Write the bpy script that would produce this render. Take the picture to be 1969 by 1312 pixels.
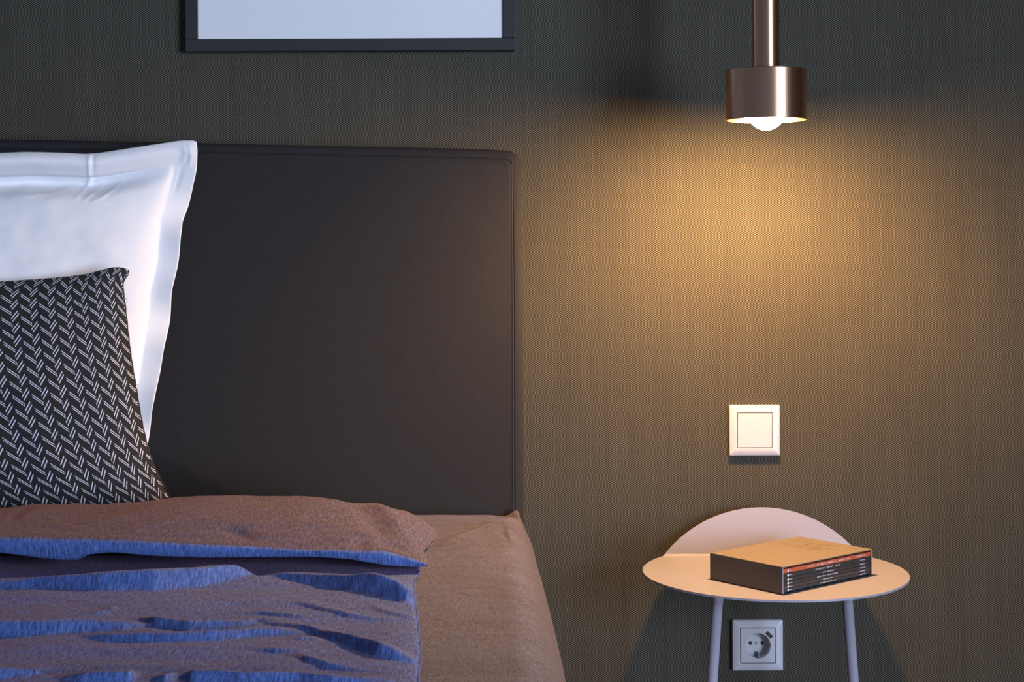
import bpy, bmesh, math, random
import numpy as np
from mathutils import Vector, Matrix, noise as mnoise

random.seed(7)
np.random.seed(7)
scn = bpy.context.scene
for o in list(bpy.data.objects):
    bpy.data.objects.remove(o, do_unlink=True)
COL = scn.collection
PI = math.pi

# ------------------------------------------------------------------ camera
F, UX, UY = 3085.0, 984.5, 470.0          # focal length and principal point in pixels of a 1969 x 1312 frame
CAMD, CAMH = 2.55, 1.05                   # distance from the bed wall, height above the floor
ROLL = math.radians(0.25)
cr, sr = math.cos(ROLL), math.sin(ROLL)
R_ = Vector((cr, 0, -sr)); U_ = Vector((sr, 0, cr)); B_ = Vector((0, -1, 0))
cam = bpy.data.cameras.new('camera')
cam.sensor_width = 36.0
cam.lens = 36.0 * F / 1969.0
cam.shift_y = -(656.0 - UY) / 1969.0
cam.clip_start = 0.05
camo = bpy.data.objects.new('camera', cam)
COL.objects.link(camo)
camo.matrix_world = Matrix(((R_.x, U_.x, B_.x, 0), (R_.y, U_.y, B_.y, -CAMD), (R_.z, U_.z, B_.z, CAMH), (0, 0, 0, 1)))
scn.camera = camo

# ------------------------------------------------------------------ world, daylight window, exposure
w = bpy.data.worlds.new('world'); scn.world = w; w.use_nodes = True
bg = w.node_tree.nodes['Background']
bg.inputs[0].default_value = (0.38, 0.46, 0.70, 1)
bg.inputs[1].default_value = 0.56
al = bpy.data.lights.new('window_daylight', 'AREA')
al.shape = 'RECTANGLE'; al.size = 2.6; al.size_y = 2.2
al.energy = 420; al.color = (0.80, 0.93, 1.18)
alo = bpy.data.objects.new('window_daylight', al); COL.objects.link(alo)
alo.location = (3.75, -5.08, 1.25); alo.rotation_euler = (math.radians(90), 0, 0)
scn.view_settings.view_transform = 'Standard'
scn.view_settings.look = 'None'
scn.view_settings.exposure = 0.0
scn.view_settings.gamma = 1.0
scn.view_settings.use_curve_mapping = False
BULB_L = 1650.0
BULB_C = (1.0, 0.54, 0.195)

# ------------------------------------------------------------------ helpers
def P(px, py, d):
    """world point seen at pixel (px, py) of the photograph, d metres in front of the camera plane"""
    a, b = (px - UX) / F * d, (UY - py) / F * d
    return Vector((0, -CAMD + d, CAMH)) + R_ * a + U_ * b
def pix(v):
    r = Vector(v) - Vector((0, -CAMD, CAMH)); d = r.y
    return UX + r.dot(R_) / d * F, UY - r.dot(U_) / d * F
def on_plane(px, py, z):
    """world point of the pixel on the horizontal plane of height z"""
    D = Vector((0, 1, 0)) + R_ * ((px - UX) / F) + U_ * ((UY - py) / F)
    t = (z - CAMH) / D.z
    return Vector((0, -CAMD, CAMH)) + D * t

def obj_from(name, verts, faces, mat, parent=None, smooth=False, uvs=None):
    me = bpy.data.meshes.new(name)
    me.from_pydata([tuple(v) for v in verts], [], faces)
    me.update()
    if uvs is not None:
        uvl = me.uv_layers.new(name='UVMap')
        li = np.empty(len(me.loops), dtype=np.int32); me.loops.foreach_get('vertex_index', li)
        uvl.data.foreach_set('uv', np.asarray(uvs, dtype=np.float32)[li].ravel())
    if smooth:
        me.polygons.foreach_set('use_smooth', [True] * len(me.polygons))
    if mat: me.materials.append(mat)
    o = bpy.data.objects.new(name, me); COL.objects.link(o)
    if parent: attach(o, parent)
    return o
def obj_bm(name, bm, mat, parent=None, smooth=False):
    bmesh.ops.recalc_face_normals(bm, faces=bm.faces)
    me = bpy.data.meshes.new(name); bm.to_mesh(me); bm.free()
    if smooth: me.polygons.foreach_set('use_smooth', [True] * len(me.polygons))
    if mat: me.materials.append(mat)
    o = bpy.data.objects.new(name, me); COL.objects.link(o)
    if parent: attach(o, parent)
    return o
def attach(o, parent):
    o.parent = parent
    m = Matrix.Translation(parent.location) if parent.parent is None else (Matrix.Translation(parent.parent.location) @ parent.matrix_parent_inverse @ Matrix.Translation(parent.location))
    o.matrix_parent_inverse = m.inverted()
def thing(name, label, cat, loc=(0, 0, 0), group=None):
    o = bpy.data.objects.new(name, None); COL.objects.link(o)
    o.empty_display_size = 0.05; o.location = loc
    return tag(o, label, cat, group)
def tag(o, label, cat, group=None):
    o['label'] = label; o['category'] = cat
    if group: o['group'] = group
    return o
def structure(o):
    o['kind'] = 'structure'; return o
def grid_faces(nu, nv, flip=False, wrap_u=False):
    f = []
    for i in range(nu if wrap_u else nu - 1):
        for j in range(nv - 1):
            a, b = i * nv + j, ((i + 1) % nu) * nv + j
            q = (a, b, b + 1, a + 1)
            f.append(q[::-1] if flip else q)
    return f
def autosmooth(o, ang=40):
    me = o.data
    me.polygons.foreach_set('use_smooth', [True] * len(me.polygons))
    bm = bmesh.new(); bm.from_mesh(me)
    for e in bm.edges:
        if len(e.link_faces) == 2 and e.calc_face_angle(0) > math.radians(ang): e.smooth = False
    bm.to_mesh(me); bm.free()
    return o
def box_bm(bm, c, s, M=None):
    r = bmesh.ops.create_cube(bm, size=1.0)['verts']
    for v in r:
        v.co = Vector((c[0] + v.co.x * s[0], c[1] + v.co.y * s[1], c[2] + v.co.z * s[2]))
        if M: v.co = M @ v.co
    return r
def bevel_all(bm, off, seg=2):
    bmesh.ops.bevel(bm, geom=list(bm.edges), offset=off, segments=seg, profile=0.5, affect='EDGES')
def box(name, c, s, mat, parent=None, bev=0.0, M=None, seg=2):
    bm = bmesh.new(); box_bm(bm, c, s)
    if bev: bevel_all(bm, bev, seg)
    if M:
        for v in bm.verts: v.co = M @ v.co
    return obj_bm(name, bm, mat, parent)
def lathe(name, prof, mat, center, parent=None, n=64, ang=35):
    """surface of revolution about the vertical through center; prof = [(r, z)]"""
    vs, fs = [], []
    m = len(prof)
    for i in range(n):
        a = 2 * PI * i / n
        for r, z in prof:
            vs.append((center[0] + r * math.cos(a), center[1] + r * math.sin(a), center[2] + z))
    for i in range(n):
        for j in range(m - 1):
            a, b = i * m + j, ((i + 1) % n) * m + j
            fs.append((a, b, b + 1, a + 1))
    bm = bmesh.new()
    o = obj_from(name, vs, fs, None)
    bm.from_mesh(o.data); bmesh.ops.remove_doubles(bm, verts=bm.verts, dist=1e-6)
    bmesh.ops.recalc_face_normals(bm, faces=bm.faces); bm.to_mesh(o.data); bm.free()
    o.data.materials.append(mat)
    autosmooth(o, ang)
    if parent: attach(o, parent)
    return o
def tube(name, pts, r, mat, parent=None, n=8):
    vs, fs = [], []
    pts = [Vector(p) for p in pts]
    for i, p in enumerate(pts):
        t = (pts[min(i + 1, len(pts) - 1)] - pts[max(i - 1, 0)]).normalized()
        a = t.cross(Vector((0, 0, 1)) if abs(t.z) < 0.9 else Vector((0, 1, 0))).normalized(); b = t.cross(a)
        for k in range(n):
            an = 2 * PI * k / n
            vs.append(p + a * (r * math.cos(an)) + b * (r * math.sin(an)))
    m = len(pts)
    for i in range(m - 1):
        for k in range(n):
            fs.append((i * n + k, i * n + (k + 1) % n, (i + 1) * n + (k + 1) % n, (i + 1) * n + k))
    fs.append(tuple(range(n))[::-1]); fs.append(tuple(range((m - 1) * n, m * n)))
    return obj_from(name, vs, fs, mat, parent, smooth=True)
def catmull(pts, n):
    """n+1 points spread evenly by length along a smooth curve through pts"""
    p = np.array(pts, float)
    q = np.vstack([2 * p[0] - p[1], p, 2 * p[-1] - p[-2]])
    out = []
    for i in range(1, len(q) - 2):
        for t in np.linspace(0, 1, 24, endpoint=False):
            a, b, c, d = q[i - 1], q[i], q[i + 1], q[i + 2]
            out.append(0.5 * ((2 * b) + (-a + c) * t + (2 * a - 5 * b + 4 * c - d) * t * t + (-a + 3 * b - 3 * c + d) * t ** 3))
    out.append(q[-2]); out = np.array(out)
    L = np.concatenate([[0], np.cumsum(np.linalg.norm(np.diff(out, axis=0), axis=1))])
    s = np.linspace(0, L[-1], n + 1)
    return np.stack([np.interp(s, L, out[:, k]) for k in range(p.shape[1])], 1)
def sstep(t):
    t = np.clip(t, 0, 1); return t * t * (3 - 2 * t)
def seg_dist(x, y, poly):
    """distance of the arrays x, y to a polyline, and the fraction along it"""
    best = np.full(x.shape, 1e9); frac = np.zeros(x.shape)
    n = len(poly) - 1
    for i in range(n):
        ax, ay = poly[i]; bx, by = poly[i + 1]
        dx, dy = bx - ax, by - ay
        t = np.clip(((x - ax) * dx + (y - ay) * dy) / (dx * dx + dy * dy + 1e-12), 0, 1)
        dd = np.hypot(x - ax - t * dx, y - ay - t * dy)
        m = dd < best
        best = np.where(m, dd, best); frac = np.where(m, (i + t) / n, frac)
    return best, frac
def fbm(x, y, seed=0.0, oct=3):
    out = np.empty(x.size)
    for k, (a, b) in enumerate(zip(x.ravel(), y.ravel())):
        out[k] = mnoise.fractal(Vector((a, b, seed)), 1.0, 2.0, oct)
    return out.reshape(x.shape)

# ------------------------------------------------------------------ materials
class N:
    def __init__(s, name):
        s.m = bpy.data.materials.new(name); s.m.use_nodes = True
        s.t = s.m.node_tree; s.b = s.t.nodes['Principled BSDF']
    def n(s, kind, **kw):
        nd = s.t.nodes.new(kind)
        for k, v in kw.items(): setattr(nd, k, v)
        return nd
    def put(s, sock, v):
        if hasattr(v, 'is_linked') or isinstance(v, bpy.types.NodeSocket): s.t.links.new(v, sock)
        else: sock.default_value = v
    def math(s, op, a, b=None, c=None):
        nd = s.n('ShaderNodeMath', operation=op)
        s.put(nd.inputs[0], a)
        if b is not None: s.put(nd.inputs[1], b)
        if c is not None: s.put(nd.inputs[2], c)
        return nd.outputs[0]
    def xyz(s, which='Object'):
        tc = s.n('ShaderNodeTexCoord'); sp = s.n('ShaderNodeSeparateXYZ')
        s.t.links.new(tc.outputs[which], sp.inputs[0])
        return tc.outputs[which], sp.outputs[0], sp.outputs[1], sp.outputs[2]
    def scaled(s, vec, sc):
        nd = s.n('ShaderNodeVectorMath', operation='MULTIPLY')
        s.t.links.new(vec, nd.inputs[0]); nd.inputs[1].default_value = sc
        return nd.outputs[0]
    def noise(s, vec, scale, detail=2.0, rough=0.5):
        nd = s.n('ShaderNodeTexNoise'); s.t.links.new(vec, nd.inputs['Vector'])
        nd.inputs['Scale'].default_value = scale; nd.inputs['Detail'].default_value = detail
        nd.inputs['Roughness'].default_value = rough
        return nd.outputs[0]
    def ramp(s, v, stops):
        nd = s.n('ShaderNodeValToRGB'); s.t.links.new(v, nd.inputs[0])
        cr_ = nd.color_ramp
        while len(cr_.elements) < len(stops): cr_.elements.new(0.5)
        for e, (p, c) in zip(cr_.elements, stops):
            e.position = p; e.color = (c[0], c[1], c[2], 1) if len(c) == 3 else c
        return nd.outputs[0]
    def mix(s, f, a, b, blend='MIX'):
        nd = s.n('ShaderNodeMix', data_type='RGBA', blend_type=blend)
        s.put(nd.inputs[0], f)
        for sock, v in ((nd.inputs[6], a), (nd.inputs[7], b)):
            if isinstance(v, tuple): sock.default_value = (v[0], v[1], v[2], 1)
            else: s.t.links.new(v, sock)
        return nd.outputs[2]
    def bump(s, h, strength, dist):
        nd = s.n('ShaderNodeBump'); s.t.links.new(h, nd.inputs['Height'])
        nd.inputs['Strength'].default_value = strength; nd.inputs['Distance'].default_value = dist
        s.t.links.new(nd.outputs[0], s.b.inputs['Normal'])
    def set(s, col=None, rough=None, metal=None, spec=None, sheen=None, sheen_col=None, sheen_rough=None, emit=None, emit_col=None, coat=None):
        b = s.b.inputs
        if col is not None:
            if isinstance(col, tuple): b['Base Color'].default_value = (col[0], col[1], col[2], 1)
            else: s.t.links.new(col, b['Base Color'])
        if rough is not None: s.put(b['Roughness'], rough)
        if metal is not None: b['Metallic'].default_value = metal
        if spec is not None: b['Specular IOR Level'].default_value = spec
        if sheen is not None: b['Sheen Weight'].default_value = sheen
        if sheen_rough is not None: b['Sheen Roughness'].default_value = sheen_rough
        if sheen_col is not None: b['Sheen Tint'].default_value = (*sheen_col, 1)
        if emit is not None: b['Emission Strength'].default_value = emit
        if emit_col is not None: b['Emission Color'].default_value = (*emit_col, 1)
        if coat is not None: b['Coat Weight'].default_value = coat
        return s.m
def plain(name, col, rough=0.5, metal=0.0, spec=0.5, grain=0.0, scale=200.0, **kw):
    a = N(name)
    if grain:
        v, x, y, z = a.xyz()
        c = a.mix(a.noise(v, scale, 3), tuple(k * (1 - grain) for k in col), tuple(k * (1 + grain) for k in col))
        return a.set(c, rough, metal, spec, **kw)
    return a.set(col, rough, metal, spec, **kw)

def mat_wallpaper():
    a = N('woven_wallpaper'); v, x, y, z = a.xyz()
    n1 = a.noise(v, 90, 2)
    xo = a.math('ADD', x, a.math('MULTIPLY', n1, 0.0022))
    zo = a.math('ADD', z, a.math('MULTIPLY', a.noise(v, 70, 2), 0.0012))
    cx = a.math('COSINE', a.math('MULTIPLY', xo, 2 * PI / 0.0052))
    cz = a.math('COSINE', a.math('MULTIPLY', zo, 2 * PI / 0.00345))
    h = a.math('MULTIPLY_ADD', a.math('MULTIPLY', cx, cz), 0.5, 0.5)
    colvar = a.noise(a.scaled(v, (230, 1, 9)), 1.0, 2)
    rowvar = a.noise(a.scaled(v, (14, 1, 420)), 1.0, 2)
    big = a.noise(a.scaled(v, (22, 1, 4)), 1.0, 2)
    f = a.math('POWER', h, 2.2)
    k = a.math('ADD', a.math('MULTIPLY', colvar, 0.6), a.math('ADD', a.math('MULTIPLY', rowvar, 0.25), a.math('MULTIPLY', big, 0.4)))
    f2 = a.math('MULTIPLY', f, a.math('ADD', k, 0.38))
    c = a.mix(f2, (0.0165, 0.0152, 0.0138), (0.176, 0.167, 0.128))
    a.bump(h, 0.35, 0.0006)
    return a.set(c, 0.8, 0, 0.15)
def mat_headboard():
    a = N('charcoal_linen'); v, x, y, z = a.xyz()
    t1 = a.noise(a.scaled(v, (1500, 60, 90)), 1.0, 2)
    t2 = a.noise(a.scaled(v, (90, 60, 1500)), 1.0, 2)
    f = a.math('MULTIPLY', a.math('ADD', t1, t2), 0.5)
    spk = a.noise(a.scaled(v, (420, 300, 420)), 1.0, 1)
    sp = a.ramp(spk, [(0.80, (0, 0, 0)), (0.86, (1, 1, 1))])
    c = a.mix(f, (0.0135, 0.0135, 0.015), (0.030, 0.0295, 0.033))
    c = a.mix(a.math('MULTIPLY', sp, 0.5), c, (0.22, 0.21, 0.20))
    a.bump(f, 0.4, 0.0006)
    return a.set(c, 0.85, 0, 0.2)
def mat_sheet():
    a = N('melange_sheet'); v, x, y, z = a.xyz()
    n1 = a.noise(a.scaled(v, (760, 210, 520)), 1.0, 3, 0.7); n2 = a.noise(v, 25, 2)
    c = a.ramp(n1, [(0.34, (0.026, 0.019, 0.017)), (0.50, (0.080, 0.061, 0.056)), (0.68, (0.21, 0.168, 0.160))])
    c = a.mix(a.math('MULTIPLY', n2, 0.15), c, (0.10, 0.082, 0.080))
    a.bump(a.noise(v, 700, 2), 0.3, 0.0006)
    return a.set(c, 0.9, 0, 0.1, sheen=0.26, sheen_rough=0.4, sheen_col=(1, 0.9, 0.94))
def mat_duvet(name='chambray_duvet', lo=(0.038, 0.034, 0.070), mid=(0.066, 0.128, 0.375), hi=(0.145, 0.26, 0.63)):
    a = N(name)
    tc = a.n('ShaderNodeTexCoord'); v = tc.outputs['UV']
    t1 = a.noise(a.scaled(v, (420, 70, 1)), 1.0, 3, 0.6)
    t2 = a.noise(a.scaled(v, (620, 620, 1)), 1.0, 2, 0.6)
    f = a.math('ADD', a.math('MULTIPLY', t1, 0.6), a.math('MULTIPLY', t2, 0.4))
    c = a.ramp(f, [(0.34, lo), (0.5, mid), (0.68, hi)])
    a.bump(f, 0.35, 0.0008)
    return a.set(c, 0.9, 0, 0.1, sheen=0.14, sheen_col=(1.0, 0.48, 0.26), sheen_rough=0.5)
def mat_pillow():
    a = N('white_cotton'); v, x, y, z = a.xyz()
    c = a.mix(a.noise(v, 900, 2), (0.82, 0.83, 0.86), (0.89, 0.895, 0.92))
    a.bump(a.noise(v, 14, 3), 0.10, 0.012)
    return a.set(c, 0.85, 0, 0.2)
def mat_cushion():
    a = N('chevron_fabric')
    tc = a.n('ShaderNodeTexCoord'); sp = a.n('ShaderNodeSeparateXYZ'); a.t.links.new(tc.outputs['UV'], sp.inputs[0])
    u, v = sp.outputs[0], sp.outputs[1]
    fu = a.math('FRACT', u)
    fu2 = a.math('FRACT', a.math('ADD', u, 0.5))
    def band(fu, u0, u1, slope, c0, hw):
        ins = a.math('MULTIPLY', a.math('GREATER_THAN', fu, u0), a.math('LESS_THAN', fu, u1))
        t = a.math('SUBTRACT', v, a.math('MULTIPLY_ADD', a.math('SUBTRACT', fu, u0), slope, c0))
        t = a.math('ABSOLUTE', a.math('SUBTRACT', a.math('FRACT', a.math('ADD', t, 0.5)), 0.5))
        return a.math('MULTIPLY', ins, a.math('LESS_THAN', t, hw))
    # v runs downwards: first pair climbs to the right, second, longer pair falls to the right
    m = [band(fu, 0.01, 0.36, -1.75, 0.0, 0.062), band(fu, 0.07, 0.42, -1.75, 0.225, 0.062),
         band(fu2, 0.02, 0.56, 1.22, -0.15, 0.040), band(fu2, 0.02, 0.56, 1.22, 0.03, 0.040)]
    s = m[0]
    for k in m[1:]: s = a.math('MAXIMUM', s, k)
    th = a.noise(a.scaled(tc.outputs['UV'], (14, 18, 1)), 1.0, 1)
    wht = a.mix(th, (0.46, 0.48, 0.56), (0.78, 0.79, 0.86))
    blk = a.mix(a.noise(a.scaled(tc.outputs['UV'], (40, 40, 1)), 1.0, 2), (0.020, 0.020, 0.022), (0.034, 0.033, 0.035))
    c = a.mix(s, blk, wht)
    a.bump(s, 0.5, 0.0006)
    return a.set(c, 0.85, 0, 0.15)
def mat_metal():
    a = N('brushed_bronze'); v, x, y, z = a.xyz()
    n = a.noise(a.scaled(v, (4, 4, 2600)), 1.0, 2)
    c = a.mix(n, (0.60, 0.385, 0.25), (0.72, 0.47, 0.31))
    r = a.math('MULTIPLY_ADD', n, 0.08, 0.36)
    tg = a.n('ShaderNodeTangent', direction_type='RADIAL', axis='Z')
    a.t.links.new(tg.outputs[0], a.b.inputs['Tangent'])
    a.b.inputs['Anisotropic'].default_value = 0.85; a.b.inputs['Anisotropic Rotation'].default_value = 0.25
    return a.set(c, r, 1.0)
def mat_bulb():
    a = N('glowing_bulb')
    return a.set((1, 1, 1), 0.4, 0, 0.3, emit=BULB_L, emit_col=BULB_C)

M_WALL = mat_wallpaper(); M_HEAD = mat_headboard(); M_SHEET = mat_sheet(); M_DUVET = mat_duvet(); M_DUVET2 = mat_duvet('brown_chambray_top', (0.037, 0.032, 0.048), (0.088, 0.084, 0.140), (0.19, 0.185, 0.28))
M_PIL = mat_pillow(); M_CUSH = mat_cushion(); M_MET = mat_metal(); M_BULB = mat_bulb()
M_PLASTIC = plain('white_plastic', (0.56, 0.57, 0.63), 0.22, 0, 0.5, grain=0.015, scale=30)
M_HOLE = plain('black_plastic', (0.018, 0.018, 0.020), 0.5)
M_STEEL = plain('steel_clip', (0.55, 0.54, 0.53), 0.3, 1.0)
M_TABLE = plain('painted_steel', (0.33, 0.325, 0.40), 0.42, 0, 0.4, grain=0.012, scale=500)
M_FRAME = plain('black_frame_wood', (0.030, 0.030, 0.031), 0.55, 0, 0.3, grain=0.1, scale=120)
M_PAPER = plain('pale_poster', (0.76, 0.78, 0.82), 0.7, 0, 0.2, grain=0.04, scale=4)
M_KRAFT = plain('kraft_card', (0.215, 0.185, 0.155), 0.75, 0, 0.2, grain=0.06, scale=60)
M_CASE = plain('brown_card', (0.10, 0.082, 0.072), 0.6, 0, 0.3, grain=0.08, scale=150)
M_CASEIN = plain('dark_card_lining', (0.030, 0.029, 0.030), 0.7, 0, 0.2)
M_CARDEDGE = plain('pale_card_edge', (0.34, 0.33, 0.40), 0.7, 0, 0.2, grain=0.1, scale=900)
M_ORANGE = plain('orange_spine', (0.48, 0.105, 0.042), 0.5, 0, 0.3, grain=0.05, scale=90)
M_INK = plain('brown_ink', (0.15, 0.080, 0.048), 0.8, 0, 0.1)
M_INK2 = plain('tan_ink', (0.36, 0.20, 0.10), 0.8, 0, 0.1)
M_PRINT = plain('white_print', (0.70, 0.70, 0.76), 0.7, 0, 0.2)
M_PAGES = plain('page_paper', (0.62, 0.58, 0.52), 0.8, 0, 0.1, grain=0.1, scale=1500)
M_CEIL = plain('white_ceiling_paint', (0.34, 0.33, 0.32), 0.8, 0, 0.2, grain=0.02, scale=30)
M_ROOM = plain('taupe_wall_paint', (0.30, 0.26, 0.23), 0.8, 0, 0.2, grain=0.03, scale=30)
M_FLOOR = plain('dark_oak_floor', (0.12, 0.080, 0.055), 0.5, 0, 0.3, grain=0.25, scale=14)
M_WOODLEG = plain('dark_bed_leg', (0.03, 0.025, 0.022), 0.5)
M_MATT = plain('mattress_ticking', (0.55, 0.53, 0.52), 0.9, 0, 0.1, grain=0.03, scale=80)
M_THREAD = plain('dark_thread', (0.05, 0.048, 0.065), 0.8, 0, 0.1)
M_SEAM = plain('grey_stitch_thread', (0.11, 0.10, 0.095), 0.8, 0, 0.1)
M_GLASS = N('window_glass'); M_GLASS.set((1, 1, 1), 0.0, 0, 0.5); M_GLASS.b.inputs['Transmission Weight'].default_value = 1.0; M_GLASS = M_GLASS.m

# ------------------------------------------------------------------ the room
SOCKET = P(1456.5, 1240.5, 2.545); SWITCH = P(1450.5, 827.5, 2.545)
XL, XR, YF, ZC = -5.5, 5.6, -5.0, 2.62
hs = 0.028                                                  # the wall box of the socket is let into the wall
xs_ = [XL, SOCKET.x - hs, SOCKET.x + hs, XR]; zs_ = [0, SOCKET.z - hs, SOCKET.z + hs, ZC]
vs = [(x, 0, z) for x in xs_ for z in zs_]; fs = []
for i in range(3):
    for j in range(3):
        if (i, j) != (1, 1):
            a = i * 4 + j; fs.append((a, a + 4, a + 5, a + 1))
b0 = len(vs)
for x, z in ((1, 1), (2, 1), (2, 2), (1, 2)): vs.append((xs_[x], 0.05, zs_[z]))
ring = [1 * 4 + 1, 2 * 4 + 1, 2 * 4 + 2, 1 * 4 + 2]
for k in range(4): fs.append((ring[k], ring[(k + 1) % 4], b0 + (k + 1) % 4, b0 + k))
structure(obj_from('wall_back', vs, fs, M_WALL))
structure(obj_from('floor', [(XL, YF, 0), (XR, YF, 0), (XR, 0, 0), (XL, 0, 0)], [(0, 1, 2, 3)], M_FLOOR))
structure(obj_from('ceiling', [(XL, YF, ZC), (XR, YF, ZC), (XR, 0, ZC), (XL, 0, ZC)], [(3, 2, 1, 0)], M_CEIL))
wx0, wx1, wz0, wz1 = 2.45, 5.05, 0.15, 2.35
xs_ = [1.9, wx0, wx1, XR]; zz_ = [0, wz0, wz1, ZC]
vs = [(x, YF, z) for x in xs_ for z in zz_]; fs = []
for i in range(3):
    for j in range(3):
        if (i, j) != (1, 1):
            a = i * 4 + j; fs.append((a, a + 1, a + 5, a + 4))
structure(obj_from('wall_front', vs, fs, M_ROOM))
structure(box('added_shade_wall', (1.99, -1.0, ZC / 2), (0.12, 1.998, ZC - 0.002), M_ROOM, bev=0.004))  # unseen stub wall, added to keep window daylight off the right of wall_back
win = structure(box('window_1', ((wx0 + wx1) / 2, YF - 0.03, wz0 - 0.02), (2.7, 0.16, 0.04), M_CEIL, bev=0.004))
zc_ = (wz0 + wz1) / 2
for (c, s) in (((wx0 + 0.02, YF - 0.02, zc_), (0.05, 0.05, 2.20)), ((wx1 - 0.02, YF - 0.02, zc_), (0.05, 0.05, 2.20)), (((wx0 + wx1) / 2, YF - 0.02, wz1 - 0.02), (2.6, 0.05, 0.05)), (((wx0 + wx1) / 2, YF - 0.02, zc_), (0.05, 0.05, 2.20))):
    box('window_frame', c, s, M_CEIL, win, bev=0.004)

box('window_pane', ((wx0 + wx1) / 2, YF - 0.11, zc_), (2.6, 0.006, 2.2), M_GLASS, win)

# ------------------------------------------------------------------ headboard
HB_F = 0.092                                              # thickness of the headboard
hd = CAMD - HB_F
out = [(-1450, 262), (-600, 264), (0, 267), (300, 272), (500, 277), (700, 281), (850, 284), (940, 286.5), (972, 288.5)]
arc = []
for k in range(1, 9):
    a = k / 8 * PI / 2
    arc.append((972 + 31 * math.sin(a), 288.5 + 31 * (1 - math.cos(a))))
right = [(1004.5, 420), (1006, 560), (1006.5, 800), (1007, 1010), (1007, 1250)]
bot = [(600, 1250), (-600, 1250), (-1450, 1250)]
def densify(pts, step=40):
    r = []
    for (a, b), (c, d) in zip(pts, pts[1:]):
        n = max(1, int(math.hypot(c - a, d - b) / step))
        for k in range(n): r.append((a + (c - a) * k / n, b + (d - b) * k / n))
    return r
outl = densify(out + arc + right + bot + [out[0]])
ol = np.array([[P(x, y, hd).x, P(x, y, hd).z] for x, y in outl])
def inset(pts, d):
    n = len(pts); res = np.empty_like(pts)
    for i in range(n):
        a, b, c = pts[i - 1], pts[i], pts[(i + 1) % n]
        t = (c - a) / (np.linalg.norm(c - a) + 1e-9)
        nrm = np.array([t[1], -t[0]])
        res[i] = b + nrm * d
    return res
cen = ol.mean(0)
sgn = 1 if np.linalg.norm(inset(ol, 0.01)[20] - cen) < np.linalg.norm(ol[20] - cen) else -1
def ringset(rings):
    v, f = [], []
    n = len(ol)
    for off, y in rings:
        for q in inset(ol, off * sgn): v.append((q[0], y, q[1]))
    for r in range(len(rings) - 1):
        for i in range(n):
            f.append((r * n + i, r * n + (i + 1) % n, (r + 1) * n + (i + 1) % n, (r + 1) * n + i))
    return v, f, n
head = thing('headboard', 'dark charcoal upholstered headboard against the wall behind the bed', 'headboard', (-0.75, -HB_F / 2, 0.3))
rg = [(0.0, -0.001), (0.0, -HB_F + 0.016)]
for k in range(1, 7):
    a = k / 6 * PI / 2
    rg.append((0.0125 * (1 - math.cos(a)), -HB_F + 0.016 - 0.014 * math.sin(a)))
rg += [(0.0135, -HB_F + 0.0018), (0.0142, -HB_F + 0.0026)]
v, f, n = ringset(rg)
ob = obj_from('edge_border', v, f, M_HEAD, head, smooth=True)
rg = [(0.0142, -HB_F + 0.0026), (0.0146, -HB_F + 0.0015), (0.0165, -HB_F - 0.0005), (0.020, -HB_F - 0.0012)]
v, f, n = ringset(rg)
f.append(tuple(range((len(rg) - 1) * n, len(rg) * n)))
obj_from('front_panel', v, f, M_HEAD, head, smooth=True)
bm = bmesh.new()
for k in range(165):
    y = 310 + k * 4.3
    p = P(985.6 + 0.8 * min(1, (y - 300) / 300.0), y, hd - 0.0012)
    box_bm(bm, p, (0.0008, 0.0012, 0.0022))
st = obj_bm('stitching', bm, M_SEAM, head); st['kind'] = 'stuff'

# ------------------------------------------------------------------ bed, sheet
ZS = CAMH - 0.412                                         # height of the mattress top
bed = thing('bed', 'low bed base and mattress under the brown sheet beside the side table', 'bed', (-0.78, -1.15, 0))
box('mattress', (-0.78, -1.13, ZS - 0.135), (1.56, 2.02, 0.22), M_MATT, bed, bev=0.05, seg=4)
box('base', (-0.78, -1.13, ZS - 0.36), (1.58, 2.02, 0.21), M_HEAD, bed, bev=0.02, seg=3)
for x in (-1.45, -0.1):
    for y in (-0.25, -2.0):
        bm = bmesh.new(); box_bm(bm, (x, y, 0.085), (0.06, 0.06, 0.17)); bevel_all(bm, 0.006)
        obj_bm('leg', bm, M_WOODLEG, bed)

dd = np.concatenate([np.linspace(2.453, 2.36, 40), np.linspace(2.3575, 1.36, 220), np.linspace(1.34, 0.42, 30)])
def xmax(d):
    return np.interp(d, [0.4, 1.5, 1.8, 2.0, 2.2, 2.40, 2.453], [0.062, 0.063, 0.058, 0.052, 0.045, 0.036, 0.030])
ta = np.linspace(0, PI / 2, 40)
prof = []
nflat = 150
rows = []
for d in dd:
    xm = xmax(d)
    a_ = 0.062 if d < 2.3 else 0.062 - 0.022 * (d - 2.3) / 0.153
    b_ = 0.095
    x0 = xm - a_
    xf = np.concatenate([np.linspace(-1.62, -0.32, 24, endpoint=False), np.linspace(-0.32, x0, nflat, endpoint=False)])
    zf = np.full(xf.shape, ZS)
    xe = x0 + a_ * np.sin(ta) ** 0.9; ze = ZS - b_ + b_ * np.cos(ta) ** 0.95
    xd = np.full(14, xm) + np.linspace(0.001, 0.006, 14); zd = ZS - b_ - np.linspace(0.015, 0.27, 14)
    rows.append((np.concatenate([xf, xe, xd]), np.concatenate([zf, ze, zd])))
X = np.array([r[0] for r in rows]); Z = np.array([r[1] for r in rows])
Y = np.repeat((dd - CAMD)[:, None], X.shape[1], 1)
flatw = np.clip((Z - (ZS - 0.05)) / 0.05, 0, 1)
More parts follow.
